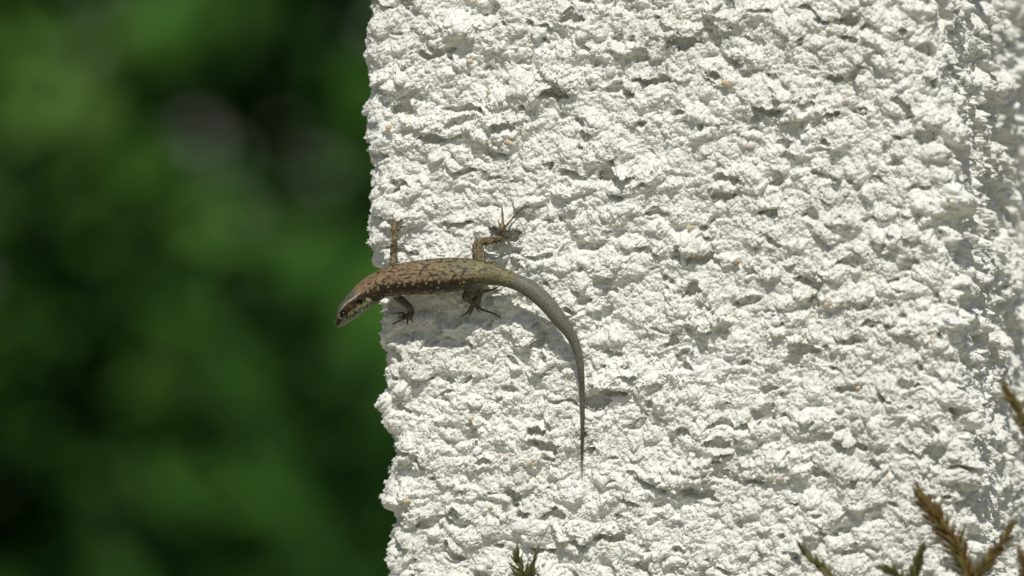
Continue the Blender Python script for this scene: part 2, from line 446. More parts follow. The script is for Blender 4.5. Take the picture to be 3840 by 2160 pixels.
# ================================================================== lizard
def catmull(pts, per):
    pts = np.asarray(pts, float); out = []
    n = len(pts)
    for i in range(n - 1):
        p0 = pts[max(i - 1, 0)]; p1 = pts[i]; p2 = pts[i + 1]; p3 = pts[min(i + 2, n - 1)]
        for k in range(per):
            t = k / per
            out.append(0.5 * ((2 * p1) + (-p0 + p2) * t + (2 * p0 - 5 * p1 + 4 * p2 - p3) * t * t + (-p0 + 3 * p1 - 3 * p2 + p3) * t ** 3))
    out.append(pts[-1])
    return np.array(out)

PXM = FW / 3840          # metres per photo pixel at the lizard
def zc(x, y): return 1200 + 0.4278 * x, 700 + 0.4278 * y
SP = []       # px, py, half width (m), off (m), phi deg, squareness, depth ratio
def sp(x, y, hw, off, phi, sq, br=0.9):
    a, b = zc(x, y); SP.append([a, b, hw * 1.05 * 0.4278 * PXM, off + 0.0012, phi, sq, br])
sp(143, 1222, 6, .0090, 66, 2.2, 0.7)
sp(147, 1217, 30, .0090, 66, 2.2, 0.75)
sp(163, 1200, 46, .0091, 66, 2.3, 0.80)
sp(190, 1170, 63, .0094, 66, 2.5, 0.82)
sp(229, 1119, 88, .0098, 65, 2.7, 0.86)
sp(287, 1057, 108, .0100, 64, 2.7, 0.86)
sp(352, 997, 119, .0098, 60, 2.5, 0.86)
sp(436, 922, 124, .0094, 52, 2.3, 0.88)
sp(530, 862, 124, .0090, 44, 2.15, 0.88)
sp(650, 822, 131, .0088, 36, 2.1, 0.86)
sp(800, 803, 144, .0088, 33, 2.1, 0.86)
sp(1000, 787, 152, .0088, 32, 2.1, 0.86)
sp(1200, 772, 146, .0088, 31, 2.1, 0.86)
sp(1400, 762, 112, .0084, 30, 2.05, 0.9)
sp(1550, 783, 82, .0078, 28, 2.0, 0.95)
sp(1700, 828, 68, .0074, 26, 2.0, 1.0)
sp(1850, 905, 71, .0072, 24, 2.0, 1.0)
sp(1990, 1028, 69, .0068, 22, 2.0, 1.0)
sp(2105, 1172, 62, .0062, 20, 2.0, 1.0)
def tz(x, y, hw):
    px, py = 1900 + .5525 * x, 1000 + .5525 * y
    SP.append([px, py, hw * PXM, None, 18, 2.0, 1.0])
tz(440, 470, 21); tz(486, 590, 16.5); tz(505, 720, 12.5); tz(512, 850, 10.3); tz(515, 1000, 8.6); tz(514, 1150, 6.8); tz(510, 1290, 4.6); tz(513, 1400, 2.6); tz(513, 1412, 0.8)
for k, r_ in enumerate(SP):
    if r_[3] is None:
        w_ = max(wall(r_[0], r_[1] + d, 6) for d in (-15, 0, 15))
        f = min(1.0, (k - 18) / 4.0)
        r_[3] = (1 - f) * 0.0070 + f * (max(w_, 0.0005) + r_[2] * 0.9)
SPI = catmull(SP, 12)
cen = np.array([P(a[0], a[1], a[3]) for a in SPI])
hw = np.maximum(SPI[:, 2], 0.0002); phi = np.radians(SPI[:, 4]); sq = SPI[:, 5]; br = SPI[:, 6]
T = np.gradient(cen, axis=0); T /= np.linalg.norm(T, axis=1)[:, None]
# the snout's frame is kept steady
T[:8] = T[8]
SD = np.cross(T, NN); SD /= np.linalg.norm(SD, axis=1)[:, None]
NP = np.cross(SD, T)
Dv = np.cos(phi)[:, None] * NP - np.sin(phi)[:, None] * SD       # towards the back of the animal
Lv = np.cos(phi)[:, None] * SD + np.sin(phi)[:, None] * NP       # towards its left side
slen = np.concatenate([[0], np.cumsum(np.linalg.norm(np.diff(cen, axis=0), axis=1))]) * 1000

LV, LF = [], []
def add_tube(rings):
    """rings (n,k,3): closed tube with capped ends"""
    base = sum(len(v) for v in LV)
    n, k, _ = rings.shape
    LV.append(rings.reshape(-1, 3)); LV.append(rings[0].mean(0)[None]); LV.append(rings[-1].mean(0)[None])
    id_ = base + np.arange(n * k).reshape(n, k); jd = np.roll(id_, -1, 1)
    q = np.stack([id_[:-1], jd[:-1], jd[1:], id_[1:]], -1).reshape(-1, 4)
    for f in q: LF.append(list(map(int, f)))
    c0, c1 = base + n * k, base + n * k + 1
    for j in range(k):
        LF.append([int(jd[0, j]), int(id_[0, j]), c0]); LF.append([int(id_[-1, j]), int(jd[-1, j]), c1])

ths = np.linspace(0, 2 * np.pi, 40, endpoint=False)
rings = []
for i in range(len(cen)):
    c, s = np.cos(ths), np.sin(ths); e = 2 / sq[i]
    c = np.sign(c) * np.abs(c) ** e; s = np.sign(s) * np.abs(s) ** e
    up = np.where(c < 0, 0.93, 1.0)
    # the head: brow ridge and a jaw that narrows downwards
    hd = float(sstep(17, 12, slen[i])) if slen[i] < 17 else 0.0
    a_ = hw[i] * (1 - 0.10 * hd * np.clip(-c, 0, 1)); b_ = hw[i] * br[i] * up
    rings.append(cen[i] + (b_ * c)[:, None] * Dv[i] + (a_ * s)[:, None] * Lv[i])
add_tube(np.array(rings))

limb_pts, limb_rad, limb_id = [], [], []
def limb(pts, lid):
    """pts: zoom x, y, radius mm, off: ('w', mm above the plaster) or mm"""
    rows_ = []
    for (x, y, r_, off) in pts:
        px, py = zc(x, y)
        o = (wall(px, py, 4) + off[1] / 1000) if isinstance(off, tuple) else off / 1000
        rows_.append([*P(px, py, o), r_ / 1000])
    c = catmull(rows_, 7)
    p, rr = c[:, :3], np.maximum(c[:, 3], 0.00024)
    t = np.gradient(p, axis=0); t /= np.linalg.norm(t, axis=1)[:, None] + 1e-12
    a = np.cross(t, NN + np.array([.13, .07, .21])); a /= np.linalg.norm(a, axis=1)[:, None]
    b = np.cross(t, a)
    th = np.linspace(0, 2 * np.pi, 12, endpoint=False)
    add_tube(np.array([p[i] + rr[i] * (np.cos(th)[:, None] * a[i] + np.sin(th)[:, None] * b[i]) for i in range(len(p))]))
    limb_pts.append(p); limb_rad.append(rr); limb_id.append(np.full(len(p), lid))
w = lambda v: ('w', v)
# right fore leg (above the back)
limb([(640, 800, 1.9, 7.5), (640, 690, 1.45, 5.2), (643, 590, 1.25, w(2.6)), (652, 490, 1.2, w(2.0)), (654, 420, 1.0, w(1.5)), (652, 360, 1.05, w(1.1)), (650, 325, .6, w(.8))], 1)
for tq in ([(650, 370, .5, w(.9)), (648, 320, .42, w(.8)), (642, 285, .34, w(.7)), (638, 248, .26, w(.5))],
           [(656, 365, .5, w(.9)), (680, 325, .38, w(.9)), (720, 288, .32, w(.8)), (772, 274, .25, w(.5))],
           [(662, 400, .5, w(.9)), (690, 372, .38, w(.8)), (718, 350, .3, w(.7)), (750, 342, .25, w(.5))],
           [(645, 370, .5, w(.9)), (630, 330, .34, w(.7)), (624, 300, .25, w(.5))],
           [(645, 405, .5, w(.9)), (622, 384, .34, w(.7)), (610, 362, .25, w(.5))]): limb(tq, 1)
# right hind leg
limb([(1420, 790, 2.8, 7.0), (1400, 680, 2.5, 6.0), (1388, 580, 2.25, 5.4), (1386, 505, 1.9, w(4.2)), (1420, 478, 1.55, w(3.6)), (1490, 474, 1.45, w(3.2)), (1560, 458, 1.15, w(2.6)), (1592, 425, 1.2, w(2.0)), (1600, 370, 1.25, w(1.6)), (1602, 330, .7, w(1.2))], 2)
for tq in ([(1600, 360, .6, w(1.4)), (1602, 300, .48, w(1.1)), (1600, 235, .38, w(.9)), (1593, 168, .26, w(.5))],
           [(1612, 370, .6, w(1.4)), (1650, 322, .46, w(1.4)), (1725, 235, .36, w(1.5)), (1780, 180, .3, w(1.4)), (1822, 138, .24, w(.9))],
           [(1590, 435, .6, w(1.6)), (1640, 446, .42, w(1.3)), (1700, 444, .34, w(1.1)), (1768, 434, .25, w(.8))],
           [(1590, 370, .6, w(1.4)), (1572, 325, .36, w(1.0)), (1562, 300, .26, w(.6))],
           [(1588, 400, .6, w(1.4)), (1560, 372, .36, w(1.0)), (1548, 352, .26, w(.6))]): limb(tq, 2)
# left fore leg (below)
limb([(640, 880, 2.0, 7.5), (665, 950, 1.6, 7.4), (720, 1000, 1.4, 7.2), (775, 1050, 1.3, 6.2), (795, 1085, 1.3, w(3.2)), (790, 1125, 1.15, w(1.8)), (770, 1145, 1.1, w(1.2))], 3)
for tq in ([(775, 1140, .6, w(1.2)), (720, 1108, .42, w(1.0)), (670, 1110, .34, w(.8)), (625, 1115, .25, w(.5))],
           [(770, 1140, .6, w(1.2)), (725, 1162, .42, w(.9)), (680, 1185, .34, w(.7)), (640, 1204, .25, w(.5))],
           [(775, 1145, .6, w(1.2)), (768, 1175, .42, w(.9)), (760, 1212, .27, w(.5))],
           [(780, 1140, .6, w(1.2)), (800, 1165, .36, w(.8)), (806, 1185, .25, w(.5))],
           [(768, 1140, .6, w(1.2)), (722, 1138, .36, w(.9)), (690, 1148, .25, w(.5))]): limb(tq, 3)
# left hind leg
limb([(1400, 810, 2.7, 7.2), (1370, 880, 2.3, 7.6), (1310, 935, 2.0, 8.2), (1285, 965, 1.7, 8.0), (1310, 990, 1.45, 6.4), (1345, 1005, 1.3, w(3.2)), (1362, 1015, 1.2, w(2.0))], 4)
limb([(1400, 870, 1.6, 6.8), (1395, 940, 1.3, 5.6), (1366, 1010, 1.15, w(2.2)), (1352, 1040, 1.0, w(1.6))], 4)
for tq in ([(1355, 1010, .8, w(1.8)), (1395, 1065, .5, w(1.4)), (1480, 1098, .42, w(1.2)), (1535, 1118, .34, w(1.0)), (1582, 1146, .26, w(.6))],
           [(1345, 1015, .8, w(1.8)), (1318, 1065, .6, w(1.3)), (1290, 1105, .44, w(1.0)), (1244, 1134, .28, w(.5))],
           [(1380, 960, .7, w(2.6)), (1430, 920, .5, w(2.0)), (1500, 905, .4, w(1.6)), (1562, 878, .26, w(1.2))],
           [(1345, 1020, .8, w(1.6)), (1335, 1075, .45, w(1.1)), (1310, 1120, .28, w(.5))],
           [(1350, 1020, .8, w(1.6)), (1372, 1062, .42, w(1.0)), (1395, 1095, .27, w(.5))]): limb(tq, 4)

LVa = np.concatenate(LV)
me0 = bpy.data.meshes.new('lizard_cage')
me0.from_pydata([tuple(v) for v in LVa], [], LF)
tmp = bpy.data.objects.new('lizard_cage', me0)
COL.objects.link(tmp)
rm = tmp.modifiers.new('r', 'REMESH'); rm.mode = 'VOXEL'; rm.voxel_size = 0.00022
sm = tmp.modifiers.new('s', 'SMOOTH'); sm.factor = 0.5; sm.iterations = 4
dg = bpy.context.evaluated_depsgraph_get()
ev = tmp.evaluated_get(dg)
body_me = bpy.data.meshes.new_from_object(ev)
bpy.data.objects.remove(tmp)
nv = len(body_me.vertices)
co = np.empty(nv * 3, np.float32); body_me.vertices.foreach_get('co', co); co = co.reshape(-1, 3)

# which part of the animal every point belongs to
near = np.empty(nv, int); dsp = np.empty(nv, np.float32)
lp = np.concatenate(limb_pts); lr = np.concatenate(limb_rad); li = np.concatenate(limb_id)
dl = np.empty(nv, np.float32); ln = np.empty(nv, int)
for a in range(0, nv, 20000):
    c = co[a:a + 20000]
    d = np.linalg.norm(c[:, None] - cen[None], axis=2) - hw[None]
    near[a:a + 20000] = np.argmin(d, 1); dsp[a:a + 20000] = d.min(1)
    d = np.linalg.norm(c[:, None] - lp[None], axis=2) - lr[None]
    ln[a:a + 20000] = np.argmin(d, 1); dl[a:a + 20000] = d.min(1)
rel = co - cen[near]
s_ = slen[near] + np.einsum('ij,ij->i', rel, T[near]) * 1000
qa = np.degrees(np.arctan2(np.einsum('ij,ij->i', rel, Lv[near]), np.einsum('ij,ij->i', rel, Dv[near])))
q_ = np.abs(qa); rad_mm = hw[near] * 1000
arc_ = qa / 57.3 * rad_mm
is_limb = sstep(0.0002, 0.0009, dsp - 0.25 * np.maximum(dl, 0)) * (dl < 0.0012)

def C(*v): return np.array(v, np.float32)
def mixc(a, b, f): return a + (b - a) * np.asarray(f)[:, None]
one = np.ones((nv, 3), np.float32)
VENT, REGEN = slen[13 * 12] , slen[15 * 12] + 0.4
EYE_S, EAR_S = slen[4 * 12], slen[6 * 12]
n_a = perlin(s_ / 2.3 + 0.8 * perlin(s_ / 3, arc_ / 3, 5), arc_ / 1.6 + 0.8 * perlin(s_ / 3, arc_ / 3, 6), 7)
n_b = perlin(s_ / 1.7, arc_ / 1.25, 8)
n_c = perlin(s_ / 5.0, arc_ / 3.0, 9)
n_f = perlin(s_ / 0.55, arc_ / 0.5, 10)
# back
back = mixc(one * C(.248, .172, .098), one * C(.190, .182, .090), sstep(VENT - 22, VENT - 4, s_))
back = mixc(back, one * C(.30, .25, .14), 0.45 * sstep(0.1, 0.5, n_c))
verm = sstep(0.17, 0.05, np.abs(n_a)) * sstep(-0.3, 0.0, n_c + 0.15)
verm *= sstep(14, 21, s_) * (1 - 0.55 * sstep(VENT - 12, VENT + 6, s_))
back = mixc(back, one * C(.055, .034, .014), 0.9 * verm)
spots = sstep(0.19, 0.32, n_b) * sstep(14, 19, s_) * (1 - 0.5 * sstep(VENT, VENT + 8, s_))
back = mixc(back, one * C(.035, .018, .016), 0.85 * spots)
back *= (1 + 0.22 * n_f)[:, None]
# flank
jag = 7 * perlin(s_ / 1.1, qa / 60, 12) + 5 * perlin(s_ / 3.5, qa / 60, 13)
qj = q_ + jag
col = back
edge = sstep(36, 44, qj) * sstep(60, 52, qj)
bars = sstep(-0.1, 0.2, perlin(s_ / 0.9, arc_ / 3, 14))
col = mixc(col, mixc(one * C(.32, .26, .14), one * C(.09, .05, .022), 1 - bars), edge * 0.75 * sstep(12, 18, s_))
dark = sstep(45, 50, qj)
dk = mixc(one * C(.030, .019, .010), one * C(.068, .042, .020), sstep(0.05, 0.45, n_a))
oc = grains(s_, arc_, 2.6, 33, 0.18, 0.34, 0, 0.8)
dk = mixc(dk, one * C(.33, .31, .17), sstep(0.35, 0.6, oc) * 0.7)
dk = mixc(dk, one * C(.16, .15, .08), sstep(VENT - 6, VENT + 4, s_) * 0.6)
col = mixc(col, dk, dark)
low = sstep(84, 94, qj)
lw = mixc(one * C(.17, .16, .09), one * C(.028, .021, .013), sstep(-0.2, 0.1, n_a))
col = mixc(col, lw, low)
col = mixc(col, one * C(.36, .31, .21), sstep(124, 140, q_))
# regrown tail, plain grey
tailc = one * C(.165, .160, .125)
tailc = mixc(tailc, one * C(.19, .185, .15), 0.6 * sstep(0.15, 0.5, perlin(s_ / 3.0, arc_ / 0.35, 15)))
tailc = mixc(tailc, one * C(.06, .058, .05), 0.45 * sstep(0.25, 0.5, perlin(s_ / 2.2, arc_ / 0.3, 16)))
ringl = sstep(0.8, 1.0, np.cos(s_ * 2 * np.pi / 1.15))
tailc *= (1 - 0.20 * ringl)[:, None]
tailc = mixc(tailc, one * C(.055, .052, .042), sstep(62, 82, q_ + 6 * n_b) * 0.65)
tailc = mixc(tailc, one * C(.10, .085, .068), sstep(REGEN + 30, REGEN + 50, s_))
tailc = mixc(tailc, one * C(.30, .28, .24), sstep(slen[-1] - 6.5, slen[-1] - 5, s_) * 0.8)
tl = sstep(REGEN - 0.3, REGEN + 0.3, s_ + 0.5 * n_b)
col = mixc(col, tailc, tl)
ringd = np.exp(-((s_ - REGEN + 0.3) / 0.35) ** 2) * sstep(0.0, 0.25, perlin(arc_ / 0.7, s_ * 0, 17))
col = mixc(col, one * C(.05, .03, .014), ringd * 0.85)
# head
hx, hy = s_ / 2.3, arc_ / 2.0
seam = np.abs(perlin(hx, hy, 18))
top = mixc(one * C(.118, .108, .082), one * C(.16, .15, .115), sstep(-0.3, 0.4, perlin(s_ / 2.5, arc_ / 2, 19)))
top = mixc(top, one * C(.05, .045, .04), sstep(0.07, 0.0, seam) * 0.7)
hc = top
cream = np.exp(-((q_ - (40 + 4 * np.sin(s_ / 1.6))) / 4.5) ** 2) * sstep(EYE_S - 2.5, EYE_S - 0.5, s_)
temporal = sstep(43, 49, q_ + 3 * n_b)
hc = mixc(hc, mixc(one * C(.030, .017, .008), one * C(.10, .050, .020), sstep(0.0, 0.4, n_b) * sstep(EYE_S + 1, EYE_S + 4, s_)), temporal)
hc = mixc(hc, one * C(.42, .40, .25), cream * 0.85)
jaw = 78 + 7 * sstep(EYE_S - 2, EYE_S - 5, s_)
cheek = sstep(jaw, jaw + 6, q_ + 6 * n_a)
chk = mixc(one * C(.30, .31, .17), one * C(.045, .040, .020), sstep(-0.06, 0.12, perlin(s_ / 1.1, arc_ / 0.6, 22)) * 0.9)
chk = mixc(one * C(.22, .28, .16), chk, sstep(EYE_S + 0.5, EYE_S + 2.5, s_))
lab = grains(s_, arc_ * 1.1, 1.25, 44, 0.3, 0.42, 0, 0.62)
chk = mixc(chk, one * C(.02, .022, .016), sstep(0.25, 0.42, lab) * sstep(118, 112, q_) * sstep(EYE_S + 4, EYE_S + 2, s_))
hc = mixc(hc, chk, cheek)
mouth = np.exp(-((q_ - 101) / 2.2) ** 2) * sstep(EYE_S + 4.5, EYE_S + 3.5, s_)
hc = mixc(hc, one * C(.015, .012, .01), mouth * 0.9)
hc = mixc(hc, one * C(.20, .25, .19), sstep(114, 124, q_) * 0.9)
ear = ((s_ - EAR_S + 0.1) / 1.05) ** 2 + ((q_ - 73) / 13) ** 2
hc = mixc(hc, one * C(.24, .20, .11), sstep(2.0, 1.5, ear) * (q_ > 72) * 0.6)
hc = mixc(hc, one * C(.010, .006, .004), sstep(1.35, 0.85, ear))
orb = ((s_ - EYE_S) / 1.55) ** 2 + ((q_ - 64) / 24) ** 2
hc = mixc(hc, one * C(.022, .013, .006), sstep(1.3, 0.9, orb) * (q_ < 92))
nost = ((s_ - 1.5) / 0.35) ** 2 + ((q_ - 58) / 14) ** 2
hc = mixc(hc, one * C(.02, .015, .01), sstep(1.2, 0.8, nost))
hc = mixc(hc, one * C(.24, .25, .19), sstep(1.6, 0.7, s_) * sstep(80, 60, q_) * 0.7)
hf = sstep(EAR_S + 3.0, EAR_S + 0.8, s_ + 1.2 * sstep(45, 30, q_) - 0.4)
col = mixc(col, hc, hf)
# pale blotches on the side of the neck
nk = grains(s_, arc_, 3.4, 55, 0.3, 0.5, 0, 0.7)
col = mixc(col, one * C(.42, .40, .24), sstep(0.3, 0.55, nk) * sstep(EAR_S + 1, EAR_S + 3, s_) * sstep(EAR_S + 10, EAR_S + 7, s_) * sstep(66, 74, q_) * 0.85)
# legs
limb_c = mixc(one * C(.185, .140, .075), one * C(.075, .052, .027), sstep(0.0, 0.3, perlin(co[:, 0] * 900, co[:, 2] * 1100, 23)))
limb_c = mixc(limb_c, one * C(.30, .26, .15), sstep(0.2, 0.45, perlin(co[:, 0] * 1000, co[:, 2] * 900, 24)) * 0.7)
lowl = np.isin(li[ln], (3, 4)).astype(np.float32)
limb_c = mixc(limb_c, limb_c * np.array([.52, .58, .72], np.float32), lowl)  # lower pair darkened and cooled: shade below the body painted in
col = mixc(col, limb_c, is_limb)
col = np.clip(col, 0.004, 0.9)

# slight relief: ear pit, eye socket, brow
body_me.update()
nrm = np.empty(nv * 3, np.float32); body_me.vertices.foreach_get('normal', nrm); nrm = nrm.reshape(-1, 3)
head_only = sstep(EAR_S + 4, EAR_S + 2, s_) * (1 - is_limb)
disp = -0.0007 * sstep(1.4, 0.4, ear) - 0.00035 * sstep(1.2, 0.5, orb) + 0.0003 * np.exp(-((q_ - 40) / 7) ** 2) * sstep(EYE_S + 3, EYE_S, s_) * sstep(EYE_S - 3.5, EYE_S - 1, s_) - 0.00018 * mouth - 0.0002 * sstep(1.2, 0.6, nost)
disp = disp * head_only
beads = 0.00006 * n_f * (1 - head_only)
disp = disp + beads - 0.00007 * ringl * tl * (1 - is_limb)
co2 = co + nrm * disp[:, None].astype(np.float32)
body_me.vertices.foreach_set('co', co2.ravel())
body_me.polygons.foreach_set('use_smooth', np.ones(len(body_me.polygons), bool))
at = body_me.attributes.new('skin', 'FLOAT_COLOR', 'POINT')
at.data.foreach_set('color', np.concatenate([col, np.ones((nv, 1))], 1).astype(np.float32).ravel())
at = body_me.attributes.new('scale_map', 'FLOAT_VECTOR', 'POINT')
smap = np.stack([s_, arc_, np.zeros(nv)], 1)
smap = np.where(is_limb[:, None] > 0.5, co * 1000, smap)
at.data.foreach_set('vector', smap.astype(np.float32).ravel())

m, nt, bs = mat_new('lizard_skin')
a1 = node(nt, 'ShaderNodeAttribute', attribute_name='skin')
a2 = node(nt, 'ShaderNodeAttribute', attribute_name='scale_map')
vo = node(nt, 'ShaderNodeTexVoronoi', i_Scale=1.9)
nt.links.new(a2.outputs['Vector'], vo.inputs['Vector'])
rv = ramp(nt, vo.outputs['Distance'], [(0.0, (1.14, 1.14, 1.14)), (0.45, (1.0, 1.0, 1.0)), (0.8, (0.68, 0.68, 0.68))])
mu = node(nt, 'ShaderNodeMix', data_type='RGBA', blend_type='MULTIPLY'); mu.inputs['Factor'].default_value = 1
nt.links.new(a1.outputs['Color'], mu.inputs['A']); nt.links.new(rv.outputs[0], mu.inputs['B'])
nt.links.new(mu.outputs['Result'], bs.inputs['Base Color'])
bp = node(nt, 'ShaderNodeBump', i_Strength=0.55, i_Distance=0.00018); bp.invert = True
nt.links.new(vo.outputs['Distance'], bp.inputs['Height']); nt.links.new(bp.outputs[0], bs.inputs['Normal'])
bs.inputs['Roughness'].default_value = 0.5
bs.inputs['Specular IOR Level'].default_value = 0.25
M_SKIN = m
base = Vector(P(*zc(1000, 800), 0.0))
lizard = empty('lizard', base)
tag(lizard, 'brown mottled wall lizard with plain grey regrown tail clinging to white plaster', 'lizard')
link('body', body_me, M_SKIN, lizard)

# eyes
m, nt, bs = mat_new('lizard_eye')
tc = node(nt, 'ShaderNodeTexCoord')
sx = node(nt, 'ShaderNodeSeparateXYZ'); nt.links.new(tc.outputs['Object'], sx.inputs[0])
mr = node(nt, 'ShaderNodeMapRange'); mr.inputs['From Min'].default_value = 0.0; mr.inputs['From Max'].default_value = 1.0
nt.links.new(sx.outputs['Z'], mr.inputs['Value'])
r = ramp(nt, mr.outputs[0], [(0.0, (.03, .018, .008)), (0.5, (.05, .028, .010)), (0.54, (.16, .10, .035)), (0.60, (.22, .14, .045)), (0.66, (.004, .003, .003)), (1.0, (.003, .003, .003))])
nt.links.new(r.outputs[0], bs.inputs['Base Color']); bs.inputs['Roughness'].default_value = 0.08
M_EYE = m
M_LID = stone_mat('eyelid_skin', (0.20, 0.16, 0.08), 0.5)
ie = 4 * 12
for side in (1, -1):
    q = R(62) * side
    ddir = Dv[ie] * math.cos(q) + Lv[ie] * math.sin(q)
    c = cen[ie] + ddir * hw[ie] * 0.72
    zax = Vector(ddir); xax = Vector(T[ie]); yax = zax.cross(xax).normalized(); xax = yax.cross(zax)
    rot = Matrix((xax, yax, zax)).transposed().to_4x4()
    bm = bmesh.new()
    bmesh.ops.create_uvsphere(bm, u_segments=28, v_segments=18, radius=1)
    me = bpy.data.meshes.new('eye'); bm.to_mesh(me); bm.free()
    me.polygons.foreach_set('use_smooth', np.ones(len(me.polygons), bool))
    me.materials.append(M_EYE)
    o = bpy.data.objects.new('eye', me); COL.objects.link(o); o.parent = lizard
    k = 0.00135
    o.matrix_parent_inverse = Matrix.Translation(-base)
    o.matrix_basis = Matrix.Translation(Vector(c)) @ rot @ Matrix.Diagonal((k * 1.12, k * 0.95, k, 1))
    # lid ring
    vv, ff = [], []
    nA, nB = 32, 8
    for i in range(nA):
        a = 2 * math.pi * i / nA
        for j in range(nB):
            b = 2 * math.pi * j / nB
            rr = 0.92 + 0.14 * math.cos(b)
            vv.append((rr * math.cos(a) * 1.15, rr * math.sin(a) * 0.92, 0.46 + 0.13 * math.sin(b)))
            ff.append((i * nB + j, ((i + 1) % nA) * nB + j, ((i + 1) % nA) * nB + (j + 1) % nB, i * nB + (j + 1) % nB))
    me = mesh_np('eyelid', vv, np.array(ff), True); me.materials.append(M_LID)
    e = bpy.data.objects.new('eyelid', me); COL.objects.link(e); e.parent = o
# claws: a small hooked tip for every toe
m, nt, bs = mat_new('claw_horn')
n = node(nt, 'ShaderNodeTexNoise', i_Scale=800.0); tc = node(nt, 'ShaderNodeTexCoord'); nt.links.new(tc.outputs['Object'], n.inputs['Vector'])
r = ramp(nt, n.outputs['Fac'], [(0.3, (.035, .025, .018)), (0.7, (.08, .06, .045))]); nt.links.new(r.outputs[0], bs.inputs['Base Color']); bs.inputs['Roughness'].default_value = 0.35
M_CLAW = m
cl_v, cl_f = [], []
for i in range(6):
    t = i / 5
    rr = 0.24 * (1 - t) + 0.015
    for j in range(6):
        a = 2 * math.pi * j / 6
        cl_v.append((rr * math.cos(a), -0.30 * t * t + rr * math.sin(a), 1.0 * t))
for i in range(5):
    for j in range(6): cl_f.append((i * 6 + j, i * 6 + (j + 1) % 6, (i + 1) * 6 + (j + 1) % 6, (i + 1) * 6 + j))
claw_me = mesh_np('claw', cl_v, np.array(cl_f), True); claw_me.materials.append(M_CLAW)
for p, rr in zip(limb_pts, limb_rad):
    if rr[-1] > 0.0003: continue
    t = Vector(p[-1] - p[-3]).normalized(); y = Vector(NN); x = y.cross(t).normalized(); y = t.cross(x)
    o = bpy.data.objects.new('claw', claw_me); COL.objects.link(o); o.parent = lizard
    o.matrix_parent_inverse = Matrix.Translation(-base)
    o.matrix_basis = Matrix.Translation(Vector(p[-1]) - t * 0.0003) @ Matrix((x, y, t)).transposed().to_4x4() @ Matrix.Scale(0.0010, 4)

# ================================================================== heath shrubs at the foot of the pillar
def leaf_mat(name, c0, c1, c2, rough=0.5, scale=70.0, trans=0.0):
    m, nt, bs = mat_new(name)
    tc = node(nt, 'ShaderNodeTexCoord'); oi = node(nt, 'ShaderNodeObjectInfo')
    geo = node(nt, 'ShaderNodeNewGeometry')
    n = node(nt, 'ShaderNodeTexNoise', i_Scale=scale, i_Detail=2.0)
    nt.links.new(geo.outputs['Position'], n.inputs['Vector'])
    ad = node(nt, 'ShaderNodeMath', operation='MULTIPLY_ADD'); ad.inputs[1].default_value = 0.45
    nt.links.new(oi.outputs['Random'], ad.inputs[0]); nt.links.new(n.outputs['Fac'], ad.inputs[2])
    r = ramp(nt, ad.outputs[0], [(0.42, c0), (0.72, c1), (0.98, c2)])
    nt.links.new(r.outputs[0], bs.inputs['Base Color']); bs.inputs['Roughness'].default_value = rough
    if trans:
        tr = node(nt, 'ShaderNodeBsdfTranslucent'); mxs = node(nt, 'ShaderNodeMixShader'); mxs.inputs[0].default_value = trans
        nt.links.new(r.outputs[0], tr.inputs['Color'])
        nt.links.new(bs.outputs[0], mxs.inputs[1]); nt.links.new(tr.outputs[0], mxs.inputs[2])
        nt.links.new(mxs.outputs[0], nt.nodes['Material Output'].inputs['Surface'])
    return m
M_HEATH = leaf_mat('heath_needles', (.12, .065, .028), (.21, .14, .035), (.15, .14, .035), 0.45, 90, 0.2)
M_HEATHG = leaf_mat('green_heath_needles', (.07, .065, .018), (.11, .12, .025), (.18, .15, .05), 0.45, 90, 0.2)
M_STEM = stone_mat('heath_stem', (.085, .035, .022), 0.7)

def needle_mesh(name, L, wd, bend):
    vv, ff = [], []
    n = 5
    for i in range(n + 1):
        t = i / n
        ww = wd * math.sin(math.pi * (0.12 + 0.86 * t)) ** 0.8
        y = bend * L * t * t
        vv += [(-ww, y + ww * 0.25, L * t), (0, y - ww * 0.35, L * t), (ww, y + ww * 0.25, L * t), (0, y + ww * 0.45, L * t)]
    for i in range(n):
        for j in range(4):
            a = i * 4 + j; b = i * 4 + (j + 1) % 4
            ff.append((a, b, b + 4, a + 4))
    ff += [(3, 2, 1, 0), (n * 4, n * 4 + 1, n * 4 + 2, n * 4 + 3)]
    return mesh_np(name, vv, np.array(ff), True)
needles = {}
for key, mt in (('b', M_HEATH), ('g', M_HEATHG)):
    needles[key] = []
    for L, wd, bd in ((.0062, .00085, .0), (.0054, .00078, .12), (.0072, .00082, -.08)):
        me = needle_mesh('needle', L, wd, -bd); me.materials.append(mt); needles[key].append(me)

def tube_mesh(name, pts, rad, k=7):
    pts = np.asarray(pts); n = len(pts)
    t = np.gradient(pts, axis=0); t /= np.linalg.norm(t, axis=1)[:, None] + 1e-12
    a = np.cross(t, [0.31, 0.92, 0.17]); a /= np.linalg.norm(a, axis=1)[:, None]; b = np.cross(t, a)
    th = np.linspace(0, 2 * np.pi, k, endpoint=False)
    V_ = np.concatenate([pts[i] + rad[i] * (np.cos(th)[:, None] * a[i] + np.sin(th)[:, None] * b[i]) for i in range(n)])
    id_ = np.arange(n * k).reshape(n, k); jd = np.roll(id_, -1, 1)
    q = np.stack([id_[:-1], jd[:-1], jd[1:], id_[1:]], -1).reshape(-1, 4)
    return mesh_np(name, V_, [q], True)

